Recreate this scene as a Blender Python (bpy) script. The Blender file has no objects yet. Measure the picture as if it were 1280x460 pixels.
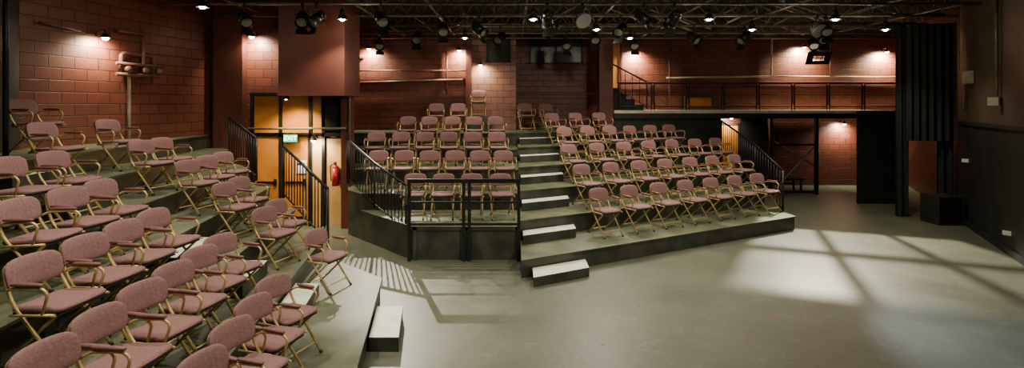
import bpy, bmesh, math, random
from mathutils import Vector, Matrix
random.seed(7)
COL = bpy.context.scene.collection

# ---------------------------------------------------------------- materials
def nmat(name, c1, c2=None, scale=6.0, rough=0.6, metal=0.0, bump=0.0, detail=6, emis=None, estr=0, spec=0.5, lo=0.35, hi=0.65):
    m = bpy.data.materials.new(name); m.use_nodes = True
    nt = m.node_tree; b = nt.nodes['Principled BSDF']
    b.inputs['Roughness'].default_value = rough
    b.inputs['Metallic'].default_value = metal
    b.inputs['Specular IOR Level'].default_value = spec
    if c2 is None:
        b.inputs['Base Color'].default_value = (*c1, 1)
    else:
        tc = nt.nodes.new('ShaderNodeTexCoord')
        n = nt.nodes.new('ShaderNodeTexNoise'); n.inputs['Scale'].default_value = scale; n.inputs['Detail'].default_value = detail
        nt.links.new(tc.outputs['Object'], n.inputs['Vector'])
        r = nt.nodes.new('ShaderNodeValToRGB')
        r.color_ramp.elements[0].position = lo; r.color_ramp.elements[0].color = (*c1, 1)
        r.color_ramp.elements[1].position = hi; r.color_ramp.elements[1].color = (*c2, 1)
        nt.links.new(n.outputs['Fac'], r.inputs['Fac'])
        nt.links.new(r.outputs['Color'], b.inputs['Base Color'])
        if bump:
            bp = nt.nodes.new('ShaderNodeBump'); bp.inputs['Strength'].default_value = bump; bp.inputs['Distance'].default_value = 0.01
            nt.links.new(n.outputs['Fac'], bp.inputs['Height']); nt.links.new(bp.outputs['Normal'], b.inputs['Normal'])
    if emis:
        b.inputs['Emission Color'].default_value = (*emis, 1); b.inputs['Emission Strength'].default_value = estr
    return m

def brickmat(name, c1, c2, mortar, bw=0.40, bh=0.20):
    m = bpy.data.materials.new(name); m.use_nodes = True
    nt = m.node_tree; b = nt.nodes['Principled BSDF']; b.inputs['Roughness'].default_value = 0.5
    tc = nt.nodes.new('ShaderNodeTexCoord')
    br = nt.nodes.new('ShaderNodeTexBrick')
    br.inputs['Color1'].default_value = (*c1, 1); br.inputs['Color2'].default_value = (*c2, 1); br.inputs['Mortar'].default_value = (*mortar, 1)
    br.inputs['Scale'].default_value = 1.0; br.inputs['Mortar Size'].default_value = 0.010; br.inputs['Mortar Smooth'].default_value = 0.3
    br.inputs['Brick Width'].default_value = bw; br.inputs['Row Height'].default_value = bh
    nt.links.new(tc.outputs['UV'], br.inputs['Vector'])
    n = nt.nodes.new('ShaderNodeTexNoise'); n.inputs['Scale'].default_value = 1.3; n.inputs['Detail'].default_value = 8
    nt.links.new(tc.outputs['Object'], n.inputs['Vector'])
    mr = nt.nodes.new('ShaderNodeMapRange'); mr.inputs['To Min'].default_value = 0.6; mr.inputs['To Max'].default_value = 1.4
    nt.links.new(n.outputs['Fac'], mr.inputs['Value'])
    mx = nt.nodes.new('ShaderNodeVectorMath'); mx.operation = 'SCALE'
    nt.links.new(br.outputs['Color'], mx.inputs[0]); nt.links.new(mr.outputs['Result'], mx.inputs['Scale'])
    nt.links.new(mx.outputs['Vector'], b.inputs['Base Color'])
    n2 = nt.nodes.new('ShaderNodeTexNoise'); n2.inputs['Scale'].default_value = 40
    nt.links.new(tc.outputs['Object'], n2.inputs['Vector'])
    ad = nt.nodes.new('ShaderNodeMath'); ad.operation = 'MULTIPLY_ADD'; ad.inputs[1].default_value = -1.0
    nt.links.new(br.outputs['Fac'], ad.inputs[0])
    sc = nt.nodes.new('ShaderNodeMath'); sc.operation = 'MULTIPLY'; sc.inputs[1].default_value = 0.25
    nt.links.new(n2.outputs['Fac'], sc.inputs[0]); nt.links.new(sc.outputs[0], ad.inputs[2])
    bp = nt.nodes.new('ShaderNodeBump'); bp.inputs['Strength'].default_value = 0.9; bp.inputs['Distance'].default_value = 0.015
    nt.links.new(ad.outputs[0], bp.inputs['Height']); nt.links.new(bp.outputs['Normal'], b.inputs['Normal'])
    return m

def floormat(name):
    m = bpy.data.materials.new(name); m.use_nodes = True
    nt = m.node_tree; b = nt.nodes['Principled BSDF']; b.inputs['Specular IOR Level'].default_value = 0.5
    tc = nt.nodes.new('ShaderNodeTexCoord')
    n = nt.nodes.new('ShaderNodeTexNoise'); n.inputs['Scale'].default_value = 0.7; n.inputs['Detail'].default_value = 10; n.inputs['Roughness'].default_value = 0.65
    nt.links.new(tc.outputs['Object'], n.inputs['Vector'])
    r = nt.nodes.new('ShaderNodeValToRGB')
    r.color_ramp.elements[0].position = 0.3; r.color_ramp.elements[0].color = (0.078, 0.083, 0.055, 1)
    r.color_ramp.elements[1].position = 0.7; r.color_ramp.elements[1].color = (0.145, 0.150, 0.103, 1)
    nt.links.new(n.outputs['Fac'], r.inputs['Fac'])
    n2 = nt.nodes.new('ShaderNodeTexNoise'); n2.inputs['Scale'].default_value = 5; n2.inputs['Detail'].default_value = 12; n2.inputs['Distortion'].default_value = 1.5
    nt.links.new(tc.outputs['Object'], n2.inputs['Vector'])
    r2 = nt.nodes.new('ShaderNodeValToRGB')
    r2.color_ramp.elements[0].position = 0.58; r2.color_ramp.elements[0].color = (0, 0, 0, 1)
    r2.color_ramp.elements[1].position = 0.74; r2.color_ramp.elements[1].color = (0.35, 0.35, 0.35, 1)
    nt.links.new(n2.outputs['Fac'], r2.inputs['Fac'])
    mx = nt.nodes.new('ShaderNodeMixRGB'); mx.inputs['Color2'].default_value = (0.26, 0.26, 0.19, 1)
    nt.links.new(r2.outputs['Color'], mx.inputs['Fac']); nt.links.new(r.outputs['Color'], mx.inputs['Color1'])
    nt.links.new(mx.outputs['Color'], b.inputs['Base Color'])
    mr = nt.nodes.new('ShaderNodeMapRange'); mr.inputs['To Min'].default_value = 0.34; mr.inputs['To Max'].default_value = 0.56
    nt.links.new(n.outputs['Fac'], mr.inputs['Value']); nt.links.new(mr.outputs['Result'], b.inputs['Roughness'])
    return m

M_FAB = nmat('mauve_upholstery', (0.205, 0.098, 0.097), (0.262, 0.137, 0.132), 60, 0.9, bump=0.3)
M_ARM = nmat('armrest_vinyl', (0.14, 0.055, 0.053), (0.19, 0.08, 0.075), 30, 0.6)
M_GOLD = nmat('gold_tube', (0.50, 0.36, 0.13), (0.60, 0.44, 0.18), 20, 0.38, metal=0.35)
M_RUB = nmat('rubber_foot', (0.02, 0.02, 0.02), (0.03, 0.03, 0.03), 10, 0.8)
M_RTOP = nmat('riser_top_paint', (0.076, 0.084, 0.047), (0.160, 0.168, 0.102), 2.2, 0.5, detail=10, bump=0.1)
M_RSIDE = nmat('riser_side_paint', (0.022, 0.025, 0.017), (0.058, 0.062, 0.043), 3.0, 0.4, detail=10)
M_WHITE = nmat('step_white_paint', (0.62, 0.62, 0.48), (0.80, 0.80, 0.66), 5, 0.6, detail=10)
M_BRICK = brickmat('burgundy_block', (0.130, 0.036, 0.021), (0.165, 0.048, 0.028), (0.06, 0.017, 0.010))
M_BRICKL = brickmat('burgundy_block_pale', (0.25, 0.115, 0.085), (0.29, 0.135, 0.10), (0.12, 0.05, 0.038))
M_PLAIN = nmat('burgundy_plaster', (0.095, 0.024, 0.015), (0.130, 0.035, 0.022), 2, 0.55)
M_BROWN = nmat('brown_wall_paint', (0.065, 0.043, 0.027), (0.10, 0.068, 0.044), 1.5, 0.6)
M_BLACK = nmat('black_paint', (0.008, 0.009, 0.008), (0.018, 0.019, 0.016), 3, 0.6)
M_METAL = nmat('black_steel', (0.010, 0.010, 0.010), (0.018, 0.018, 0.018), 10, 0.4, metal=0.3)
M_GREYP = nmat('grid_pipe_steel', (0.13, 0.12, 0.09), (0.25, 0.23, 0.175), 8, 0.45, metal=0.3)
M_CEIL = nmat('ceiling_black', (0.012, 0.011, 0.009), (0.022, 0.020, 0.016), 2, 0.9)
M_JOIST = nmat('joist_brown', (0.10, 0.075, 0.048), (0.16, 0.12, 0.078), 3, 0.7)
M_WOOD = nmat('varnished_orange_wood', (0.46, 0.17, 0.025), (0.56, 0.23, 0.04), 3, 0.4)
M_CREAM = nmat('cream_wall', (0.50, 0.29, 0.10), (0.56, 0.34, 0.13), 3, 0.6)
M_PIPER = nmat('painted_pipe', (0.13, 0.055, 0.04), (0.19, 0.085, 0.065), 8, 0.4)
M_PIPEW = nmat('pale_pipe', (0.36, 0.28, 0.22), (0.45, 0.36, 0.29), 8, 0.45)
M_DRAPE = nmat('black_velour', (0.011, 0.011, 0.013), (0.018, 0.018, 0.021), 20, 0.9)
M_PAPER = nmat('paper', (0.75, 0.73, 0.66), (0.8, 0.78, 0.7), 5, 0.8)
M_RED = nmat('extinguisher_red', (0.45, 0.012, 0.01), (0.5, 0.02, 0.015), 5, 0.3)
M_GLASS = nmat('dark_glass', (0.01, 0.011, 0.013), (0.015, 0.016, 0.018), 3, 0.3)
M_BULB = nmat('lit_bulb', (1, 0.9, 0.7), emis=(1, 0.86, 0.62), estr=80)
M_EXIT = nmat('exit_green', (0.02, 0.3, 0.12), emis=(0.0, 0.75, 0.35), estr=1.0)
M_EXITT = nmat('exit_letter', (0.9, 1, 0.9), emis=(0.8, 1, 0.85), estr=5)
M_LENS = nmat('lamp_lens', (0.22, 0.22, 0.20), (0.30, 0.30, 0.26), 4, 0.15)
M_ALU = nmat('scoop_aluminium', (0.20, 0.20, 0.17), (0.28, 0.28, 0.24), 4, 0.35, metal=0.4)
M_FLOOR = floormat('painted_stage_floor')
M_DECK = nmat('walkway_deck', (0.60, 0.52, 0.38), (0.72, 0.64, 0.50), 4, 0.6)
M_TAPE = nmat('spike_tape', (0.6, 0.05, 0.08))

# ---------------------------------------------------------------- mesh builder
class MB:
    def __init__(s): s.v = []; s.f = []; s.m = []; s.s = []
    def face(s, idx, m=0, sm=False):
        s.f.append(tuple(idx)); s.m.append(m); s.s.append(sm)
    def box(s, c, d, m=0, rz=0, M=None, mtop=None):
        c = Vector(c); o = len(s.v); R = Matrix.Rotation(rz, 3, 'Z')
        for z in (-1, 1):
            for x, y in ((-1, -1), (1, -1), (1, 1), (-1, 1)):
                p = R @ Vector((x * d[0] / 2, y * d[1] / 2, z * d[2] / 2)) + c
                if M: p = M @ p
                s.v.append(p)
        for i, q in enumerate(((3, 2, 1, 0), (4, 5, 6, 7), (0, 1, 5, 4), (1, 2, 6, 5), (2, 3, 7, 6), (3, 0, 4, 7))):
            s.face([o + k for k in q], mtop if (mtop is not None and i == 1) else m)
    def prism(s, poly, z0, z1, mtop=0, mside=1):
        a = sum(poly[i][0] * poly[(i + 1) % len(poly)][1] - poly[(i + 1) % len(poly)][0] * poly[i][1] for i in range(len(poly)))
        if a < 0: poly = poly[::-1]
        n = len(poly); o = len(s.v)
        for z in (z0, z1):
            for p in poly: s.v.append(Vector((p[0], p[1], z)))
        s.face([o + n + i for i in range(n)], mtop)
        s.face([o + i for i in reversed(range(n))], mside)
        for i in range(n):
            j = (i + 1) % n; s.face([o + i, o + j, o + n + j, o + n + i], mside)
    def tube(s, pts, r, m=0, n=8, closed=False, caps=True):
        pts = [Vector(p) for p in pts]; k = len(pts); o = len(s.v); up = None
        for i, p in enumerate(pts):
            if closed: t = (pts[(i + 1) % k] - pts[i - 1])
            else: t = pts[min(i + 1, k - 1)] - pts[max(i - 1, 0)]
            t.normalize()
            if up is None:
                up = Vector((0, 0, 1)) if abs(t.z) < 0.9 else Vector((1, 0, 0))
            a = up - t * up.dot(t)
            if a.length < 1e-4: a = t.orthogonal()
            a.normalize(); up = a; b = t.cross(a)
            for j in range(n):
                an = 2 * math.pi * j / n
                s.v.append(p + (a * math.cos(an) + b * math.sin(an)) * r)
        for i in range(k if closed else k - 1):
            i2 = (i + 1) % k
            for j in range(n):
                j2 = (j + 1) % n
                s.face([o + i * n + j, o + i * n + j2, o + i2 * n + j2, o + i2 * n + j], m, True)
        if caps and not closed:
            s.face([o + j for j in reversed(range(n))], m); s.face([o + (k - 1) * n + j for j in range(n)], m)
    def cone(s, p0, p1, r0, r1, m=0, n=16, c0=True, c1=True):
        p0 = Vector(p0); p1 = Vector(p1); t = (p1 - p0).normalized(); a = t.orthogonal().normalized(); b = t.cross(a); o = len(s.v)
        for p, r in ((p0, r0), (p1, r1)):
            for j in range(n):
                an = 2 * math.pi * j / n; s.v.append(p + (a * math.cos(an) + b * math.sin(an)) * r)
        for j in range(n):
            j2 = (j + 1) % n; s.face([o + j, o + j2, o + n + j2, o + n + j], m, True)
        if c0: s.face([o + j for j in reversed(range(n))], m)
        if c1: s.face([o + n + j for j in range(n)], m)
    def ball(s, c, r, m=0, nu=12, nv=8, sq=1):
        c = Vector(c); o = len(s.v)
        for i in range(nv + 1):
            th = math.pi * i / nv
            for j in range(nu):
                ph = 2 * math.pi * j / nu
                s.v.append(c + Vector((math.sin(th) * math.cos(ph), math.sin(th) * math.sin(ph), math.cos(th) * sq)) * r)
        for i in range(nv):
            for j in range(nu):
                j2 = (j + 1) % nu
                s.face([o + i * nu + j, o + (i + 1) * nu + j, o + (i + 1) * nu + j2, o + i * nu + j2], m, True)
    def pad(s, c, d, r, m=0, cuts=7, fn=None):
        bm = bmesh.new(); bmesh.ops.create_cube(bm, size=2)
        bmesh.ops.subdivide_edges(bm, edges=bm.edges[:], cuts=cuts, use_grid_fill=True)
        o = len(s.v); h = [x / 2 for x in d]
        bm.verts.ensure_lookup_table()
        for vv in bm.verts:
            p = [vv.co[k] * h[k] for k in range(3)]
            inn = [max(-h[k] + r[k], min(h[k] - r[k], p[k])) for k in range(3)]
            dd = Vector([(p[k] - inn[k]) / r[k] for k in range(3)])
            if dd.length > 1e-6: dd.normalize()
            q = Vector([inn[k] + dd[k] * r[k] for k in range(3)])
            if fn: q = fn(q)
            s.v.append(q + Vector(c))
        for f in bm.faces: s.face([o + vv.index for vv in f.verts], m, True)
        bm.free()
    def mesh(s, name, mats, uvplan=None):
        me = bpy.data.meshes.new(name); me.from_pydata([tuple(v) for v in s.v], [], s.f)
        for m in mats: me.materials.append(m)
        me.polygons.foreach_set('material_index', s.m); me.polygons.foreach_set('use_smooth', s.s)
        if uvplan:
            u = me.uv_layers.new(name='UVMap')
            for l in me.loops:
                u.data[l.index].uv = uvplan(me.vertices[l.vertex_index].co)
        me.update()
        bm = bmesh.new(); bm.from_mesh(me); bmesh.ops.recalc_face_normals(bm, faces=bm.faces); bm.to_mesh(me); bm.free()
        return me
    def obj(s, name, mats, uvplan=None, parent=None):
        ob = bpy.data.objects.new(name, s.mesh(name, mats, uvplan)); COL.objects.link(ob)
        if parent: ob.parent = parent
        return ob

def fillet(pts, r, seg=4):
    pts = [Vector(p) for p in pts]; out = [pts[0]]
    for i in range(1, len(pts) - 1):
        a = (pts[i - 1] - pts[i]); b = (pts[i + 1] - pts[i]); k = min(r, a.length / 2.05, b.length / 2.05)
        A = pts[i] + a.normalized() * k; B = pts[i] + b.normalized() * k
        for j in range(seg + 1):
            t = j / seg; out.append(A * (1 - t) ** 2 + pts[i] * 2 * t * (1 - t) + B * t * t)
    out.append(pts[-1]); return out

# ---------------------------------------------------------------- chair
def build_chair():
    b = MB()
    W = 0.205; G = 1
    arch = [(-W, 0.24, 0.012), (-W, -0.16, 0.50), (-W * 0.97, -0.215, 0.62), (-W * 0.93, -0.255, 0.785), (W * 0.93, -0.255, 0.785), (W * 0.97, -0.215, 0.62), (W, -0.16, 0.50), (W, 0.24, 0.012)]
    b.tube(fillet(arch, 0.06, 4), 0.0135, G)
    rl = [(-W + 0.03, -0.28, 0.012), (-W + 0.03, 0.17, 0.425), (W - 0.03, 0.17, 0.425), (W - 0.03, -0.28, 0.012)]
    b.tube(fillet(rl, 0.03, 3), 0.0135, G)
    b.tube([(-W, 0.168, 0.10), (W, 0.168, 0.10)], 0.009, G, 6)
    b.tube([(-W + 0.03, -0.20, 0.086), (W - 0.03, -0.20, 0.086)], 0.009, G, 6)
    b.tube([(-W, -0.13, 0.46), (W, -0.13, 0.46)], 0.009, G, 6)
    for sx in (-1, 1):
        x = sx
        b.tube(fillet([(x * (W + 0.002), -0.20, 0.60), (x * 0.232, -0.14, 0.635), (x * 0.238, 0.10, 0.645), (x * 0.235, 0.155, 0.60), (x * 0.225, 0.10, 0.435)], 0.04, 4), 0.011, G)
        b.tube([(x * 0.225, -0.16, 0.425), (x * 0.225, 0.20, 0.435)], 0.011, G, 6)
        b.pad((x * 0.238, -0.01, 0.665), (0.042, 0.25, 0.03), (0.018, 0.03, 0.013), 2, 3)
        b.cone((x * W, 0.243, 0.0), (x * W, 0.232, 0.03), 0.017, 0.015, 3, 8)
        b.cone((x * (W - 0.03), -0.284, 0.0), (x * (W - 0.03), -0.268, 0.03), 0.017, 0.015, 3, 8)
        b.cone((x * (W - 0.03), -0.0, 0.27), (x * (W + 0.015), -0.0, 0.27), 0.012, 0.012, 3, 8)
    b.box((0, 0.01, 0.425), (0.38, 0.38, 0.014), 3)
    b.pad((0, 0.01, 0.458), (0.415, 0.43, 0.065), (0.06, 0.06, 0.03), 0, 7, lambda q: Vector((q.x * (1 + 0.12 * q.y), q.y, q.z + q.y * 0.03 - (0.008 if q.z > 0 else 0) * (1 - (q.x / 0.215) ** 2))))
    def bend(q): return Vector((q.x * (1 + 0.15 * q.z), q.y + 0.045 * (q.x / 0.22) ** 2 - 0.22 * q.z, q.z + (0.018 * (1 - (q.x / 0.22) ** 2) if q.z > 0 else 0)))
    b.pad((0, -0.245, 0.69), (0.43, 0.05, 0.22), (0.075, 0.022, 0.075), 0, 8, bend)
    return b.mesh('folding_armchair', [M_FAB, M_GOLD, M_ARM, M_RUB])
CH = build_chair()
def chair(x, y, z, fx, fy, jit=4, s=1.0):
    o = bpy.data.objects.new('folding_armchair', CH); COL.objects.link(o)
    o.location = (x, y, z + 0.001); o.scale = (s, s, s)
    o.rotation_euler = (0, 0, math.atan2(fy, fx) - math.pi / 2 + math.radians(random.uniform(-jit, jit)))

# ---------------------------------------------------------------- polygon clip
def clip(poly, a, b, c):
    out = []
    for i in range(len(poly)):
        p = poly[i]; q = poly[(i + 1) % len(poly)]
        dp = a * p[0] + b * p[1] - c; dq = a * q[0] + b * q[1] - c
        if dp <= 0: out.append(p)
        if (dp < 0 < dq) or (dq < 0 < dp):
            t = dp / (dp - dq); out.append((p[0] + t * (q[0] - p[0]), p[1] + t * (q[1] - p[1])))
    return out
def rect(x0, x1, y0, y1): return [(x0, y0), (x1, y0), (x1, y1), (x0, y1)]

# ================================================================= ROOM SHELL
HC = 5.25
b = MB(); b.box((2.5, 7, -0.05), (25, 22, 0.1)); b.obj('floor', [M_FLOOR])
b = MB(); b.box((2.5, 7, HC + 0.06), (25, 22, 0.1)); b.obj('ceiling', [M_CEIL])

def wall(name, p0, p1, z0, z1, mat, th=0.15):
    p0 = Vector((*p0, 0)); p1 = Vector((*p1, 0)); d = (p1 - p0).normalized(); n = Vector((d.y, -d.x, 0))
    if n.dot(Vector((1.0, 8, 0)) - (p0 + p1) / 2) > 0: n = -n
    b = MB(); q = [p0, p1, p1 + n * th, p0 + n * th]
    b.prism([(v.x, v.y) for v in q], z0, z1, 0, 0)
    return b.obj(name, [mat], lambda c: ((Vector((c.x, c.y, 0)) - p0).dot(d), c.z))

wall('wall_left_brick', (-7.6, 7.4), (-6.9, 11.4), 0, HC, M_BRICK)
wall('wall_left_near', (-4.07, 0), (-7.6, 7.4), 0, HC, M_BLACK)
wall('wall_left_rear', (-4.07, -3), (-4.07, 0), 0, HC, M_BLACK)
wall('wall_rear', (-4.2, -3), (4.3, -3), 0, HC, M_BLACK)
wall('wall_right_rear', (4.13, -3), (4.13, 0), 0, HC, M_BROWN)
def XR(y): return 10.8 + 0.575 * (y - 11.6)
wall('wall_right_lower', (XR(0), 0), (XR(11.9), 11.9), 0, 2.35, M_BLACK, 0.15)
wall('wall_right_upper', (XR(0), 0), (XR(11.9), 11.9), 2.35, HC, M_BROWN, 0.15)
wall('wall_right_far', (XR(11.9), 11.9), (XR(16.6), 16.6), 0, HC, M_BRICK, 0.15)
wall('wall_exit', (-6.95, 11.1), (-3.86, 11.1), 0, HC, M_BRICK)
wall('wall_exit_return', (-3.90, 11.12), (-5.20, 14.85), 0, HC, M_PLAIN)
wall('wall_back_center', (-5.1, 14.8), (-1.25, 14.8), 0, HC, M_BRICK)
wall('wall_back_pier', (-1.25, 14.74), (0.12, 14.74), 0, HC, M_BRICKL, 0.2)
wall('wall_recess_side', (0.0, 14.95), (0.0, 16.5), 0, HC, M_PLAIN, 0.12)
wall('wall_back_right', (-0.1, 16.55), (13.7, 16.55), 0, HC, M_BRICK)

b = MB(); b.box((-6.45, 11.0, HC / 2), (0.66, 0.22, HC)); b.obj('trim_pilaster_1', [M_PLAIN])
b = MB(); b.box((-3.74, 10.93, (HC) / 2), (0.2, 0.3, HC)); b.obj('trim_pilaster_2', [M_PLAIN])
b = MB(); b.box((2.88, 14.86, (HC + 2.0) / 2), (0.42, 0.4, HC - 2.0)); b.obj('trim_pilaster_3', [M_PLAIN])
b = MB(); b.box((-1.32, 14.70, 3.63), (0.18, 0.14, 3.2)); b.obj('trim_pilaster_4', [M_PLAIN])
b = MB(); b.box((-4.2, 10.55, 4.12), (1.38, 1.0, 2.2)); b.box((-4.2, 10.55, 3.0), (1.42, 1.04, 0.05)); b.obj('ceiling_soffit_box', [M_PLAIN])
b = MB(); b.box((1.5, 16.5, 3.15), (2.9, 0.06, 0.06)); b.box((1.5, 16.48, 4.05), (2.2, 0.08, 0.12)); b.obj('trim_recess', [M_PLAIN])
b = MB(); b.box((7.6, 16.53, 3.35), (8.6, 0.04, 0.08), 0); b.obj('trim_back_rail', [M_PLAIN])
def window(name, x0, x1, z0, z1, y, nm=2):
    b = MB(); t = 0.06
    b.box(((x0 + x1) / 2, y - 0.02, (z0 + z1) / 2), (x1 - x0, 0.02, z1 - z0), 1)
    b.box(((x0 + x1) / 2, y - 0.03, z0), (x1 - x0 + 2 * t, 0.06, t), 0); b.box(((x0 + x1) / 2, y - 0.03, z1), (x1 - x0 + 2 * t, 0.06, t), 0)
    for i in range(nm + 1):
        b.box((x0 + (x1 - x0) * i / nm, y - 0.03, (z0 + z1) / 2), (t, 0.06, z1 - z0), 0)
    b.obj(name, [M_BLACK, M_GLASS])
window('window_1', 0.62, 2.4, 4.2, 5.15, 16.55, 2)
window('window_2', -0.75, -0.08, 4.1, 5.0, 14.74, 1)

# ---- exit doors
b = MB()
b.box((-5.15, 11.05, 2.52), (1.62, 0.06, 0.95), 0)
b.box((-4.15, 11.03, 2.6), (0.42, 0.1, 0.8), 1)
for x in (-5.95, -5.3, -4.62, -4.32): b.box((x, 11.03, 1.5), (0.07, 0.1, 3.0), 1)
b.box((-4.95, 11.03, 3.02), (2.1, 0.1, 0.07), 1); b.box((-4.95, 11.03, 2.1), (2.1, 0.1, 0.08), 1)
b.obj('trim_exit_frame', [M_WOOD, M_METAL])
def door(name, x0, x1):
    b = MB(); cx = (x0 + x1) / 2
    b.box((cx, 11.055, 1.03), (x1 - x0, 0.05, 2.04), 0)
    b.box((cx, 11.02, 1.0), (x1 - x0 - 0.1, 0.03, 0.05), 1)
    b.box((x1 - 0.08, 11.02, 1.0), (0.05, 0.05, 0.16), 1); b.box((cx, 11.026, 0.12), (x1 - x0 - 0.06, 0.008, 0.2), 1)
    b.obj(name, [M_WOOD, M_METAL])
door('door_1', -5.9, -5.35); door('door_2', -5.25, -4.68)
b = MB(); b.box((-4.07, 11.05, 1.0), (0.40, 0.04, 2.0)); b.box((-4.5, 11.05, 1.0), (0.26, 0.04, 2.0)); b.obj('wall_exit_panel', [M_CREAM])
b = MB(); b.box((-4.83, 11.012, 1.36), (0.24, 0.006, 0.3)); b.box((-4.83, 11.008, 1.42), (0.16, 0.003, 0.05), 1); b.obj('paper_notice', [M_PAPER, M_BLACK])
e = bpy.data.objects.new('exit_sign', None); COL.objects.link(e); e.location = (-5.02, 10.9, 2.02)
b = MB(); b.box((0, 0, 0), (0.34, 0.05, 0.2), 0); b.box((0, -0.026, 0), (0.31, 0.004, 0.17), 1); b.box((0, 0.06, 0), (0.05, 0.08, 0.05), 0)
b.obj('sign_body', [M_METAL, M_EXIT], parent=e)
cu = bpy.data.curves.new('sign_letters', 'FONT'); cu.body = 'EXIT'; cu.size = 0.15; cu.align_x = 'CENTER'; cu.align_y = 'CENTER'; cu.extrude = 0.002; cu.materials.append(M_EXITT)
to = bpy.data.objects.new('sign_letters', cu); COL.objects.link(to); to.parent = e; to.location = (0, -0.031, 0); to.rotation_euler = (math.pi / 2, 0, 0)
b = MB(); ex = (-3.99, 10.85)
b.cone((ex[0], ex[1], 0.95), (ex[0], ex[1], 1.35), 0.075, 0.075, 0); b.ball((ex[0], ex[1], 1.35), 0.075, 0); b.cone((ex[0], ex[1], 1.41), (ex[0], ex[1], 1.47), 0.025, 0.02, 1)
b.box((ex[0], ex[1] - 0.03, 1.48), (0.03, 0.13, 0.02), 1); b.tube(fillet([(ex[0], ex[1], 1.45), (ex[0] - 0.12, ex[1], 1.42), (ex[0] - 0.1, ex[1], 1.05)], 0.08), 0.012, 1)
b.box((ex[0], ex[1] + 0.12, 1.2), (0.06, 0.1, 0.3), 1); b.obj('fire_extinguisher', [M_RED, M_METAL])

# ================================================================= LEFT BANK
edges = [-0.72, -1.78, -2.45, -3.10, -3.75, -4.40, -5.05, -9.0]
lz = [0.3 * (i + 1) for i in range(7)]
def wpt(w, y): return (w - 0.17 * y, y)
b = MB()
for i in range(7):
    p = rect(-9, 0, 1.2, 10.85)
    p = clip(p, 0.85, 1, 5.285); p = clip(p, -1, -0.477, 4.05); p = clip(p, -1, 0.175, 8.87)
    p = clip(p, 1, 0.17, edges[i]); p = clip(p, -1, -0.17, -edges[i + 1])
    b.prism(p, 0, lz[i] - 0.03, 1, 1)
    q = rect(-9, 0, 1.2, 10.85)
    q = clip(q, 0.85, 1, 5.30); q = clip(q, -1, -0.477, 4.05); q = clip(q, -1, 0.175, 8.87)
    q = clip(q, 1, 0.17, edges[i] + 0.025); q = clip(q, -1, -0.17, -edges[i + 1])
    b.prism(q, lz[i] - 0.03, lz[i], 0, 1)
for i in range(7):
    z0 = lz[i] - 0.3; w1 = edges[i] + 0.33; w0 = edges[i] + 0.026
    if i == 0: w1 = edges[0] + 0.36
    pl = [wpt(w0, 5.42), wpt(w1, 5.42), wpt(w1, 6.25), wpt(w0, 6.25)]
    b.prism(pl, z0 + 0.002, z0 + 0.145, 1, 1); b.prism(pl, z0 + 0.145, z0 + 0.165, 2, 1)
b.obj('seating_riser_left', [M_RTOP, M_RSIDE, M_WHITE])

rows = {0: (-1.40, [3.28, 3.76, 4.25, 4.74, 6.54]), 1: (-2.12, [2.38, 2.87, 3.34, 3.81, 4.28, 4.75, 5.20, 6.6, 7.12]),
        2: (-2.78, [3.6, 4.12, 4.64, 5.15, 6.85, 7.38]), 3: (-3.43, [4.25, 4.78, 5.28, 7.1, 7.7, 8.3]),
        4: (-4.08, [4.85, 5.45, 7.05, 7.6]), 5: (-4.73, [6.1, 7.3]), 6: (-5.4, [6.6])}
for i, (w, ys) in rows.items():
    for y in ys:
        x = w - 0.17 * y; k = x / y
        a = math.radians(0 + (k + 0.95) / 0.5 * 20); a = max(-0.05, min(0.38, a))
        chair(x, y, lz[i], math.cos(a), -math.sin(a), 4, 0.94)

# ================================================================= CENTRE BANK
b = MB()
lf = [8.62, 9.95, 11.05, 12.15, 13.25, 14.7]
clz = [0.6, 0.95, 1.3, 1.65, 2.0]
for i in range(5):
    p = rect(-6, 0.15, lf[i], lf[i + 1])
    p = clip(p, -1, -1.017, -6.967); p = clip(p, -1, -0.345, -0.04)
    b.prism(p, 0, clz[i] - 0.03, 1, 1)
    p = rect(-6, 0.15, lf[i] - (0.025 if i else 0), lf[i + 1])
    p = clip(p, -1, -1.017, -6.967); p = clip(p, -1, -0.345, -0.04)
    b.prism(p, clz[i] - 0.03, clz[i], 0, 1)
rc = [7.63, 8.80, 9.88, 10.97, 12.07, 13.15, 20]
rz = [0.3, 0.65, 1.0, 1.35, 1.7, 2.0]
S = 0.4876
for i in range(6):
    p = rect(0.152, 8, 6, 14.5)
    p = clip(p, S, -1, -rc[i]); p = clip(p, -S, 1, rc[i + 1]); p = clip(p, 1, 0.0513, 6.849)
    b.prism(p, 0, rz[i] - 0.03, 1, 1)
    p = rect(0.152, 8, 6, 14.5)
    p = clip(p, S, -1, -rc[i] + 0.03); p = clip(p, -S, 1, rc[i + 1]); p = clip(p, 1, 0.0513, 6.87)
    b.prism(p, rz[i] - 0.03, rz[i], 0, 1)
b.prism(rect(0.152, 2.6, 14.502, 16.4), 0, 2.0, 0, 1)
for i in range(6):
    z0 = rz[i - 1] if i else 0
    dz = 0.165 if i else 0.15
    d = 0.38 if i else 0.46
    x0, x1 = (0.2, 1.2) if i else (0.33, 1.25)
    pl = [(x0, rc[i] + S * x0 - d), (x1, rc[i] + S * x1 - d), (x1, rc[i] + S * x1 - 0.033), (x0, rc[i] + S * x0 - 0.033)]
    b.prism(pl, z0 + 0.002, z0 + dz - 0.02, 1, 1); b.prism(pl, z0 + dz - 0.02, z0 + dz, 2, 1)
for x in (-1.74, -0.8, 0.1): b.box((x, 8.60, 0.3), (0.07, 0.03, 0.6), 1)
b.box((-0.82, 8.60, 0.57), (1.95, 0.03, 0.06), 1)
b.obj('seating_riser_center', [M_RTOP, M_RSIDE, M_WHITE])

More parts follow.
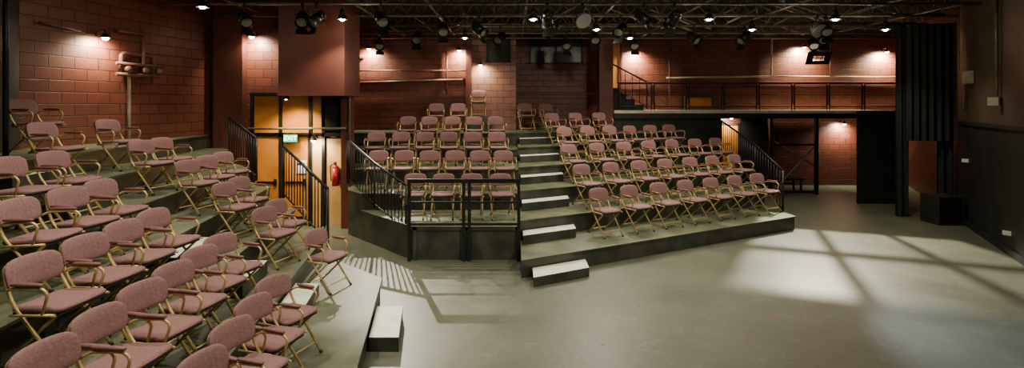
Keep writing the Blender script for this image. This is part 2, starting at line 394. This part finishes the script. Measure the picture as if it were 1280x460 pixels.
b = MB(); b.box((-1.0, 14.3, 2.2), (0.8, 0.75, 0.4), 0, mtop=1); b.obj('booth_platform', [M_RSIDE, M_RTOP])

cl_y = [9.3, 10.42, 11.52, 12.62]
cl_x = [[-1.90, -1.34, -0.78, -0.20], [-2.93, -2.36, -1.80, -1.24, -0.70, -0.16], [-3.28, -2.69, -2.10, -1.52, -0.93, -0.34], [-2.76, -2.17, -1.58, -0.99, -0.40]]
for i, xs in enumerate(cl_x):
    for x in xs: chair(x, cl_y[i], clz[i], 0.12, -1)
for x in (-2.17, -1.53): chair(x, 13.7, 2.0, 0.15, -1)
chair(-1.0, 14.3, 2.4, 0.1, -1)
chair(0.42, 13.95, 2.0, 0.2, -1); chair(1.1, 14.35, 2.0, 0.35, -1)
D = Vector((0.8988, 0.4384))
cr = [(1.79, 8.23, 7, 0.765), (1.6, 9.34, 7, 0.785), (1.44, 10.43, 7, 0.81), (1.44, 11.53, 6, 0.72), (1.2, 12.62, 4, 0.8)]
for i, (x0, c, n, sp) in enumerate(cr):
    for k in range(n):
        x = x0 + D.x * sp * k; y = c + S * x
        if y < 14.15: chair(x, y + (0.08 if i == 0 else 0), rz[i], 0.438, -0.899, 4, 1.04)

b = MB()
yy = 8.55
for x in (-1.83, -0.86, -0.76, 0.12): b.box((x, yy, 0.715), (0.055, 0.05, 1.43), 0)
b.box((-0.855, yy, 1.43), (2.01, 0.06, 0.07), 0); b.box((-0.855, yy, 1.05), (1.95, 0.03, 0.03), 0); b.box((-0.855, yy, 0.66), (1.95, 0.03, 0.04), 0)
b.obj('guard_rail', [M_METAL])

def barrail(name, segs, bot, gap=0.12, r=0.011):
    b = MB(); pts = [Vector(p) for p in segs]
    b.tube(fillet(pts, 0.1), 0.024, 0, 8)
    low = [p - Vector((0, 0, bot - 0.08)) for p in pts]; b.tube(low, 0.014, 0, 6)
    for a, c in zip(pts[:-1], pts[1:]):
        n = max(2, int((c - a).length / gap))
        for i in range(1, n):
            p = a.lerp(c, i / n); b.tube([p, p - Vector((0, 0, bot - 0.08))], r, 0, 6)
    for p in pts: b.tube([p, p - Vector((0, 0, bot))], 0.022, 0, 8)
    b.obj(name, [M_METAL])
barrail('stair_railing', [(-1.95, 8.83, 1.30), (-2.75, 9.6, 1.62), (-3.5, 10.33, 2.0)], 0.9)
barrail('stair_railing', [(-3.6, 10.5, 2.0), (-3.95, 11.5, 2.35), (-4.3, 12.6, 2.6)], 0.95)
barrail('stair_railing', [(-3.0, 7.82, 1.42), (-4.2, 8.83, 2.02)], 0.95, 0.11)
barrail('stair_railing', [(-5.1, 9.58, 2.12), (-6.15, 10.45, 2.5)], 0.85, 0.12)
barrail('stair_railing', [(6.32, 11.2, 1.25), (6.28, 12.4, 1.75), (6.2, 14.2, 2.3)], 1.0, 0.12)

# ================================================================= WALKWAY
DZ = 2.60
b = MB()
b.box((7.5, 15.55, DZ - 0.05), (8.8, 1.9, 0.10), 1, mtop=0)
b.box((7.5, 14.575, DZ - 0.035), (8.8, 0.04, 0.09), 0)
b.box((7.5, 14.60, DZ - 0.16), (8.8, 0.04, 0.16), 1)
b.obj('elevated_walkway', [M_DECK, M_BLACK])
b = MB()
x = 3.25
while x < 11.6:
    w = 1.02
    zt = 3.42; zb = 2.72
    loop = [(x + w / 2, 14.64, zb), (x + w, 14.64, zb), (x + w, 14.64, zt), (x, 14.64, zt), (x, 14.64, zb), (x + w / 2, 14.64, zb)]
    b.tube(fillet(loop, 0.09)[:-1], 0.017, 0, 6, closed=True)
    for px in (x + 0.02, x + w - 0.02): b.tube([(px, 14.64, DZ), (px, 14.64, zt)], 0.016, 0, 6)
    b.tube([(x, 14.64, 3.08), (x + w, 14.64, 3.08)], 0.010, 0, 6)
    x += 1.07
b.tube([(3.2, 14.64, 3.44), (11.85, 14.64, 3.44)], 0.02, 0, 8)
b.obj('walkway_railing', [M_METAL])
b = MB()
for i in range(4): b.box((4.1 - 0.28 * i, 15.9, DZ + 0.09 * (i + 1)), (0.27, 0.9, 0.18 * (i + 1)), 0, mtop=1)
b.obj('wooden_steps', [M_BLACK, M_DECK])
barrail('stair_railing', [(4.3, 15.3, 3.5), (3.15, 15.3, 4.1)], 0.85, 0.25)
b = MB(); b.box((3.45, 16.5, 4.2), (0.5, 0.05, 1.75), 0); b.box((3.45, 16.48, 5.1), (0.62, 0.08, 0.06), 1); b.box((3.15, 16.48, 4.2), (0.06, 0.08, 1.8), 1); b.box((3.75, 16.48, 4.2), (0.06, 0.08, 1.8), 1)
b.obj('door_3', [M_WOOD, M_PLAIN])
b = MB(); b.box((6.4, 16.47, 2.84), (1.0, 0.12, 0.46), 1); b.box((6.4, 16.40, 2.86), (0.8, 0.02, 0.3), 0); b.obj('wall_heater', [M_WOOD, M_BROWN])
b = MB(); b.box((4.65, 14.72, 1.22), (3.5, 0.06, 2.4)); b.obj('wall_masking_center', [M_BLACK])
b = MB(); b.box((10.42, 13.5, 1.3), (1.42, 0.06, 2.6), 0); b.box((10.42, 13.56, 1.3), (0.08, 0.06, 2.6), 0)
for z in (0.4, 2.2): b.box((10.42, 13.56, z), (1.3, 0.05, 0.08), 0)
b.obj('masking_flat', [M_BLACK])
b = MB()
for x in (7.95, 9.35): b.box((x, 14.75, 1.22), (0.09, 0.09, 2.4), 0)
b.tube([(8.0, 14.75, 0.1), (9.3, 14.75, 1.5)], 0.02, 1); b.tube([(8.0, 14.75, 1.7), (9.3, 14.75, 0.9)], 0.02, 1)
b.box((8.65, 14.75, 1.55), (1.3, 0.05, 0.06), 0); b.box((8.65, 14.75, 0.1), (1.3, 0.05, 0.08), 0)
b.obj('walkway_support_frame', [M_METAL, M_GREYP])
b = MB(); b.box((8.65, 15.4, 0.42), (1.2, 0.5, 0.05))
for x in (8.15, 9.15):
    for y in (15.2, 15.6): b.box((x, y, 0.2), (0.05, 0.05, 0.4))
b.box((8.65, 15.6, 0.22), (1.0, 0.03, 0.05)); b.obj('storage_bench', [M_BLACK])
b = MB(); b.box((7.3, 16.5, 1.03), (0.9, 0.05, 2.06), 0); b.box((6.82, 16.48, 1.05), (0.07, 0.08, 2.1), 1); b.box((7.78, 16.48, 1.05), (0.07, 0.08, 2.1), 1); b.box((7.3, 16.48, 2.12), (1.03, 0.08, 0.07), 1); b.box((7.65, 16.45, 1.0), (0.05, 0.06, 0.14), 1)
b.obj('door_4', [M_WOOD, M_BLACK])
b = MB(); b.box((8.3, 16.49, 1.24), (0.9, 0.06, 2.48), 0); b.obj('wall_masking_rear', [M_BLACK])

# ================================================================= DRAPES, STAGE RIGHT
def drape(name, x0, x1, y0, y1, z0, z1, amp=0.05, wl=0.16):
    b = MB(); L = math.hypot(x1 - x0, y1 - y0); n = int(L / wl * 10); dx = (x1 - x0) / L; dy = (y1 - y0) / L
    for k, z in enumerate((z0, (z0 + z1) / 2, z1)):
        a = amp * (1.1, 1.0, 0.7)[k]
        for i in range(n + 1):
            t = L * i / n; w = a * math.sin(2 * math.pi * t / wl + 0.6 * math.sin(t * 3)) 
            b.v.append(Vector((x0 + dx * t - dy * w, y0 + dy * t + dx * w, z)))
    for k in range(2):
        for i in range(n):
            p = k * (n + 1) + i; b.face([p, p + 1, p + n + 2, p + n + 1], 0, True)
    b.tube([(x0, y0, z1), (x1, y1, z1)], 0.025, 1)
    b.obj(name, [M_DRAPE, M_METAL])
drape('black_drape', 9.62, 10.68, 11.75, 11.55, 1.9, 4.72)
drape('black_drape', 9.55, 9.88, 11.95, 11.95, 0.02, 4.72, 0.05)
drape('black_drape', 10.4, 10.68, 11.75, 11.62, 0.02, 1.95, 0.04)
drape('black_drape', -6.05, -5.68, 5.2, 4.45, 1.83, 5.2, 0.04)
b = MB(); b.box((10.12, 11.3, 0.33), (0.6, 0.5, 0.66), 0)
for sx in (-1, 1): b.box((10.12 + sx * 0.28, 11.045, 0.33), (0.04, 0.012, 0.66), 1)
b.box((10.12, 11.045, 0.64), (0.6, 0.012, 0.04), 1); b.box((10.12, 11.045, 0.02), (0.6, 0.012, 0.04), 1)
b.obj('stage_cube', [M_BLACK, M_RSIDE])

def onr(y, off=0.0):
    n = Vector((-1, 0.575)).normalized() * off
    return XR(y) + n.x, y + n.y
b = MB()
x, y = onr(9.3, 0.06); b.tube([(x, y, 2.9), (x, y, 5.2)], 0.025, 0)
x, y = onr(9.3, 0.1); b.box((x, y, 2.85), (0.12, 0.16, 0.16), 1, rz=0.5)
x1, y1 = onr(11.4, 0.06); b.tube(fillet([(x1, y1, 5.2), (x1, y1, 3.6), (XR(11.0) - 0.07, 11.03, 3.5), (XR(11.0) - 0.07, 11.03, 2.6)], 0.1), 0.02, 0)
x, y = onr(10.7, 0.07); b.box((x, y, 3.4), (0.13, 0.2, 0.28), 0, rz=0.5)
b.obj('electrical_conduit', [M_GREYP, M_PAPER])
a = onr(0.5, 0.03); c = onr(11.8, 0.03)
ang = math.atan2(c[1] - a[1], c[0] - a[0]); L = math.hypot(c[0] - a[0], c[1] - a[1])
b = MB(); b.box(((a[0] + c[0]) / 2, (a[1] + c[1]) / 2, 2.36), (L, 0.05, 0.08), 0, rz=ang); b.obj('trim_right_chair_rail', [M_BLACK])
b = MB(); b.box(((a[0] + c[0]) / 2, (a[1] + c[1]) / 2, 0.06), (L, 0.04, 0.12), 0, rz=ang); b.obj('baseboard_right', [M_BLACK])
b = MB(); x, y = onr(11.0, 0.05); b.box((x, y, 1.5), (0.03, 0.12, 0.08), 0, rz=0.5); x, y = onr(8.9, .05); b.box((x, y, 0.4), (0.03, 0.12, 0.08), 0, rz=0.5); b.obj('wall_outlet_plate', [M_PAPER])

# ================================================================= PIPES ON WALLS
def lp(y, off=0.08): return (-8.895 + 0.175 * y + off, y)
b = MB()
def P(y, z, off=0.09): q = lp(y, off); return (q[0], q[1], z)
b.tube([P(9.05, 2.15), P(9.05, 3.5)], 0.028, 1)
b.tube(fillet([P(8.9, 3.35), P(8.9, 3.75), P(9.55, 3.75), P(9.55, 3.2)], 0.08), 0.04, 0)
b.tube([P(8.75, 3.55, 0.15), P(9.7, 3.55, 0.15)], 0.03, 0); b.tube([P(8.75, 3.35, 0.15), P(9.6, 3.35, 0.15)], 0.035, 0)
b.tube([P(9.3, 3.3, 0.13), P(9.3, 4.2, 0.13)], 0.03, 0); b.tube([P(8.8, 4.15, 0.13), P(9.3, 4.15, 0.13)], 0.03, 0)
for y in (8.95, 9.3, 9.6): q = P(y, 3.45, 0.17); b.ball(q, 0.065, 0)
b.tube([P(7.6, 4.1), P(8.2, 4.05)], 0.02, 0)
b.obj('sprinkler_pipework', [M_PIPER, M_PIPEW])
b = MB()
b.tube([(-4.9, 14.7, 3.82), (-1.4, 14.7, 3.82)], 0.03, 0); b.tube([(-4.9, 14.68, 3.45), (-1.5, 14.68, 3.55)], 0.03, 0)
b.tube([(-2.0, 14.7, 3.1), (-2.0, 14.7, 4.4)], 0.03, 0); b.tube([(-4.9, 14.7, 4.25), (-4.5, 14.7, 4.27)], 0.025, 0)
b.obj('wall_pipe_run', [M_PIPER])
b = MB()
b.tube([(-6.0, 10.9, 2.24), (-3.7, 10.72, 2.26)], 0.025, 0)
b.tube([(-3.62, 10.7, 0.5), (-3.62, 10.7, 4.9)], 0.02, 0)
b.obj('wall_conduit_exit', [M_GREYP])
b = MB()
b.tube(fillet([(5.3, 16.46, 3.7), (8.9, 16.46, 3.75), (8.9, 16.46, 5.05), (12.4, 16.46, 5.1)], 0.12), 0.03, 0)
b.tube([(8.9, 16.46, 3.75), (13.2, 16.46, 3.72)], 0.028, 0); b.tube([(5.4, 16.46, 2.7), (5.4, 16.46, 5.1)], 0.03, 1)
b.tube([(10.9, 16.44, 3.75), (10.9, 16.44, 5.1)], 0.02, 1)
b.obj('wall_conduit_back', [M_PIPEW, M_PIPER])

# ================================================================= CEILING STRUCTURE
def xl(y):
    if y > 11.0: return -3.95 - 0.345 * (y - 11) if y < 14.7 else 0.3
    return -8.7 + 0.175 * y if y > 7.4 else -3.95 - 0.477 * y
b = MB()
for y in (8.3, 9.5, 10.8, 12.2, 13.4, 14.4): b.tube([(xl(y) + 0.15, y, 4.78), (XR(y) - 0.3, y, 4.78)], 0.028, 0, 6)
for x in (-5.6, -3.2, -1.7, 0.3, 2.1, 3.9, 5.8, 7.6, 9.2):
    y1 = 14.5 if x > -3 else 10.6
    if x == -3.2: y1 = 14.5
    y0 = 6.0 if x < 7 else max(6.0, 11.6 + (x + 0.5 - 10.8) / 0.575)
    b.tube([(x, y0, 4.84), (x, y1, 4.84)], 0.028, 0, 6)
for i in range(44):
    x = random.uniform(-3.4, 8.5); y = random.choice((8.3, 9.5, 10.8, 12.2, 13.4))
    b.tube([(x, y, 4.80), (x + random.uniform(-0.8, 0.8), y + random.uniform(-0.3, 0.2), 5.24)], 0.016, 0, 5)
for i in range(16):
    x = random.uniform(1.5, 9.0); y = random.uniform(11, 14.2); q = random.choice((-1, 1))
    b.tube([(x, y, 4.80), (x + q * 0.9, y + 0.3, 5.22)], 0.024, 1, 5)
for i in range(12):
    x = random.uniform(-3, 8); y = random.choice((9.5, 10.8, 12.2)); L = random.uniform(0.7, 1.6)
    b.tube([(x + L * t / 8, y - 0.03, 4.76 - 0.22 * math.sin(math.pi * t / 8)) for t in range(9)], 0.009, 2, 5)
b.obj('lighting_grid', [M_GREYP, M_PIPEW, M_METAL])
b = MB()
def joist(p0, p1):
    p0 = Vector(p0); p1 = Vector(p1); n = max(2, int((p1 - p0).length / 0.35)); up = Vector((0, 0, 0.26))
    b.tube([p0, p1], 0.022, 0, 6); b.tube([p0 + up, p1 + up], 0.022, 0, 6)
    for i in range(n):
        a = p0.lerp(p1, i / n); c = p0.lerp(p1, (i + 1) / n); m = (a + c) / 2 + up
        b.tube([a, m], 0.012, 0, 5); b.tube([m, c], 0.012, 0, 5)
for y in (11.4, 12.8, 14.1): joist((xl(y) + 0.15, y, 4.93), (XR(y) - 0.4, y, 4.93))
joist((-6.9, 8.9, 4.93), (8.9, 8.9, 4.93)); joist((-6.8, 10.2, 4.93), (-5.0, 10.2, 4.93)); joist((-3.4, 10.2, 4.93), (9.6, 10.2, 4.93))
joist((0.4, 15.5, 4.93), (12.7, 15.5, 4.93))
b.obj('ceiling_joists', [M_JOIST])
b = MB(); b.tube([(-3.6, 13.75, 5.0), (0.4, 13.75, 5.0), (4.6, 13.75, 5.0)], 0.16, 0, 16)
for x in (-3, -1.8, -0.6, 0.6, 1.8, 3.0, 4.2): b.cone((x, 13.75, 5.0), (x + 0.04, 13.75, 5.0), 0.175, 0.175, 0)
b.obj('ventilation_duct', [M_BROWN])

def fixture_mesh(scoop=False):
    b = MB()
    b.box((0, 0, -0.01), (0.05, 0.07, 0.09), 0); b.tube([(0, 0, -0.02), (0, 0, -0.12)], 0.012, 0, 6)
    b.tube([(-0.13, 0, -0.28), (-0.13, 0, -0.12), (0.13, 0, -0.12), (0.13, 0, -0.28)], 0.010, 0, 6)
    d = Vector((0, -0.75, -0.55)).normalized(); c = Vector((0, 0, -0.28))
    if scoop:
        b.cone(c - d * 0.14, c + d * 0.02, 0.05, 0.14, 2, 20); b.cone(c + d * 0.02, c + d * 0.1, 0.14, 0.165, 2, 20); b.cone(c + d * 0.09, c + d * 0.105, 0.155, 0.155, 1, 20)
    else:
        b.cone(c - d * 0.2, c - d * 0.14, 0.05, 0.1, 0); b.cone(c - d * 0.14, c + d * 0.12, 0.1, 0.11, 0); b.cone(c + d * 0.12, c + d * 0.2, 0.12, 0.13, 0, c1=False); b.cone(c + d * 0.13, c + d * 0.14, 0.1, 0.1, 1)
        for k in range(4):
            b.cone(c - d * (0.10 - 0.03 * k), c - d * (0.09 - 0.03 * k), 0.115, 0.115, 0)
        u = Vector((1, 0, 0)); v = d.cross(u)
        for sgn in (-1, 1):
            p = c + d * 0.2 + v * 0.12 * sgn; o = len(b.v)
            for q in (p - u * 0.1, p + u * 0.1, p + u * 0.12 + d * 0.12 + v * 0.05 * sgn, p - u * 0.12 + d * 0.12 + v * 0.05 * sgn): b.v.append(q)
            b.face([o, o + 1, o + 2, o + 3], 0)
    return b.mesh('stage_light', [M_METAL, M_LENS, M_ALU])
FX = fixture_mesh(); FS = fixture_mesh(True)
def stagelight(x, y, z, rz_, me=None):
    o = bpy.data.objects.new('stage_light', me or FX); COL.objects.link(o); o.location = (x, y, z); o.rotation_euler = (0, 0, math.radians(rz_))
for (x, y, rz_, me) in [(-4.15, 9.5, 20, FX), (-3.85, 9.5, -30, FX), (-2.6, 9.5, 40, FX), (-1.55, 10.8, 10, FX), (-0.75, 10.8, 60, FX), (-0.3, 12.2, -30, FX), (1.38, 9.5, 25, FS), (2.45, 10.8, -40, FX), (3.2, 9.5, 200, FX),
                       (0.7, 9.5, 170, FX), (4.6, 12.2, 30, FX), (6.85, 10.8, 20, FS), (7.9, 12.2, -20, FX), (-2.4, 12.2, 0, FX), (-5.3, 9.5, 50, FX), (1.5, 13.4, 10, FX),
                       (0.9, 10.8, -60, FX), (5.9, 12.2, -70, FX), (2.6, 9.5, 60, FX), (3.4, 13.4, 0, FX)]:
    stagelight(x, y, 4.765, rz_, me)

def hl_mesh():
    b = MB()
    b.tube([(0, 0, 0), (0, 0, -0.12)], 0.012, 0, 6); b.cone((0, 0, -0.10), (0, 0, -0.2), 0.04, 0.06, 0); b.cone((0, 0, -0.2), (0, 0, -0.3), 0.06, 0.10, 0, c0=False, c1=False)
    b.ball((0, 0, -0.27), 0.06, 1)
    return b.mesh('house_light', [M_METAL, M_BULB])
HL = hl_mesh()
WARM = (1.0, 0.84, 0.58); NEU = (1.0, 0.93, 0.74)
def spot(name, loc, tgt, e, ang=100, blend=0.6, size=0.08, col=WARM):
    l = bpy.data.lights.new(name, 'SPOT'); l.energy = e; l.spot_size = math.radians(ang); l.spot_blend = blend; l.shadow_soft_size = size; l.color = col
    o = bpy.data.objects.new(name, l); COL.objects.link(o); o.location = loc
    o.rotation_euler = (Vector(tgt) - Vector(loc)).to_track_quat('-Z', 'Y').to_euler()
    return o
for (x, y, e) in [(-3.36, 9.5, 240), (0.42, 9.5, 220), (1.9, 10.8, 230), (3.9, 9.5, 190), (5.4, 10.8, 200), (6.4, 9.5, 120), (8.4, 10.8, 130), (-5.35, 8.3, 200), (-1.2, 12.2, 230), (3.0, 12.2, 230),  # lamp nearest the right wall is added, fills wall and drape
                  (-3.6, 5.5, 380), (-1.6, 3.2, 270), (1.2, 5.3, 240), (3.6, 6.3, 130), (-3.0, 2.5, 240)]:
    o = bpy.data.objects.new('house_light', HL); COL.objects.link(o); o.location = (x, y, 4.77)
    if y < 8: o.location.z = HC
    spot('lamp_beam', (x, y, o.location.z - 0.36), (x, y - 0.01, 0), e, 120, 0.6, 0.05, NEU)
    if y > 8:
        l = bpy.data.lights.new('lamp_glow', 'POINT'); l.energy = 12; l.shadow_soft_size = 0.06; l.color = WARM
        q = bpy.data.objects.new('lamp_glow', l); COL.objects.link(q); q.location = (x, y, o.location.z - 0.37)

def wall_lamp(x, y, z, dx, dy, e, tilt=0.8):
    b = MB()
    d = Vector((dx, dy, 0)).normalized(); c = Vector((x, y, z)); w = c + d * 0.2
    b.tube(fillet([w, w + Vector((0, 0, 0.08)), c + Vector((0, 0, 0.12)), c + Vector((0, 0, 0.04))], 0.05), 0.012, 0, 6)
    b.cone(c + Vector((0, 0, 0.05)), c + Vector((0, 0, -0.03)), 0.035, 0.085, 0, c1=False); b.ball(c + Vector((0, 0, -0.02)), 0.055, 1)
    b.obj('wall_light', [M_METAL, M_BULB])
    spot('lamp_beam', c + Vector((0, 0, -0.10)), c + Vector((0, 0, -1)) + d * tilt, e, 160, 0.9, 0.04, (1, 0.86, 0.60))
wall_lamp(-7.2, 8.5, 4.0, -1, 0.17, 190)
wall_lamp(-5.9, 10.87, 4.35, 0, 1, 200)
wall_lamp(-4.35, 14.58, 4.5, 0, 1, 330)
wall_lamp(-1.6, 14.56, 4.45, 0, 1, 260)
wall_lamp(-0.95, 14.50, 4.0, 0, 1, 90)
wall_lamp(4.2, 16.32, 4.6, 0, 1, 480)
wall_lamp(9.95, 16.32, 4.75, 0, 1, 700)
wall_lamp(12.75, 16.32, 4.6, 0, 1, 700)
wall_lamp(11.3, 16.32, 2.15, 0, 1, 220)
wall_lamp(7.4, 16.2, 2.35, 0, 1, 90)
wall_lamp(-4.45, 10.75, 2.02, 0, 1, 80, 0.8)
b = MB(); b.cone((-4.85, 10.3, 2.97), (-4.85, 10.3, 2.90), 0.06, 0.08, 0, c1=False); b.ball((-4.85, 10.3, 2.93), 0.04, 1); b.obj('added_door_downlight', [M_METAL, M_BULB])  # lamp added under the soffit to brighten the exit door
spot('lamp_beam', (-4.85, 10.3, 2.86), (-4.9, 11.0, 1.3), 260, 110, 0.8, 0.04, (1, 0.74, 0.36))

# theatrical beams and added seat fills: a hung lantern each, the lamp sits just outside its lens
def lantern(x, y, z, tgt, e, ang, blend, size, col):
    d = (Vector(tgt) - Vector((x, y, z - 0.28))); th = math.degrees(math.atan2(d.x, -d.y))
    stagelight(x, y, z, th)
    h = Vector((d.x, d.y, 0)).normalized(); c = Vector((x, y, z - 0.28)) + h * 0.30 + Vector((0, 0, -0.22))
    spot('lantern_beam', c, tgt, e, ang, blend, size, col)
    return c
gt = Vector((6.9, 8.9, 0))
gl = lantern(8.4, 13.4, 4.765, gt, 3600, 56, 0.2, 0.008, NEU)
gd = (gt - gl).normalized(); gu = gd.cross(Vector((0, 0, 1))).normalized(); gv = gu.cross(gd)
b = MB()
GM = Matrix(((gu.x, gv.x, gd.x), (gu.y, gv.y, gd.y), (gu.z, gv.z, gd.z))).to_4x4(); GM.translation = gl + gd * 0.34
hw, hh = 0.125, 0.075
def gbox(cx, cy, w, h): b.box((cx, cy, 0), (w, h, 0.004), 0, M=GM)
gbox(0, hh + 0.07, 0.55, 0.14); gbox(0, -hh - 0.07, 0.55, 0.14); gbox(-hw - 0.08, 0, 0.16, 0.4); gbox(hw + 0.08, 0, 0.16, 0.4)
gbox(-0.045, 0, 0.012, 0.2); gbox(0.045, 0, 0.012, 0.2); gbox(0, 0.008, 0.3, 0.013)
tp = GM @ Vector((0, 0.18, 0)); b.tube([tp, (tp.x, tp.y, 4.83)], 0.008, 0, 6)
b.obj('window_gobo_frame', [M_METAL])  # plate added in the beam to cast the window grid on the floor
lantern(7.05, 10.8, 4.765, (5.6, 5.5, 0), 1500, 24, 1.0, 0.04, (0.75, 0.9, 1.0))
lantern(2.1, 12.2, 4.765, (2.3, 6.6, 0), 450, 60, 0.9, 0.05, NEU)
lantern(-3.7, 13.4, 4.765, (-1.8, 7.7, 0), 2200, 26, 0.5, 0.025, NEU)
lantern(3.5, 1.9, 5.2, (0.0, 11.0, 1.0), 900, 75, 0.8, 0.15, NEU)  # unseen lantern added as fill for the centre seats
lantern(2.5, 2.9, 5.2, (-5.0, 6.0, 1.0), 450, 80, 0.8, 0.15, NEU)  # another added fill, out of view, washing the left bank

b = MB(); b.tube([(-6.35, 6.02, 2.1), (-6.35, 6.02, 5.2)], 0.03, 0); b.box((-6.35, 6.02, 2.12), (0.2, 0.2, 0.03), 0); b.obj('steel_pole', [M_METAL])

b = MB()
for i in range(14):
    x = random.uniform(0, 6.5); y = random.uniform(5.4, 9)
    if y > 7.2 + 0.49 * x: continue
    b.box((x, y, 0.002), (0.05, 0.016, 0.002), 0, rz=random.uniform(0, 3))
b.obj('spike_tape_marks', [M_TAPE])

w = bpy.data.worlds.new('world'); bpy.context.scene.world = w; w.use_nodes = True
w.node_tree.nodes['Background'].inputs['Color'].default_value = (0.9, 0.85, 0.7, 1); w.node_tree.nodes['Background'].inputs['Strength'].default_value = 0.05

cam = bpy.data.cameras.new('camera'); co = bpy.data.objects.new('camera', cam); COL.objects.link(co)
co.location = (0, 0, 2.8); co.rotation_euler = (math.pi / 2, 0, 0)
cam.sensor_width = 36; cam.lens = 36 * 600 / 1280; cam.shift_y = -(230 - 130) / 1280
cam.clip_start = 0.05
bpy.context.scene.camera = co
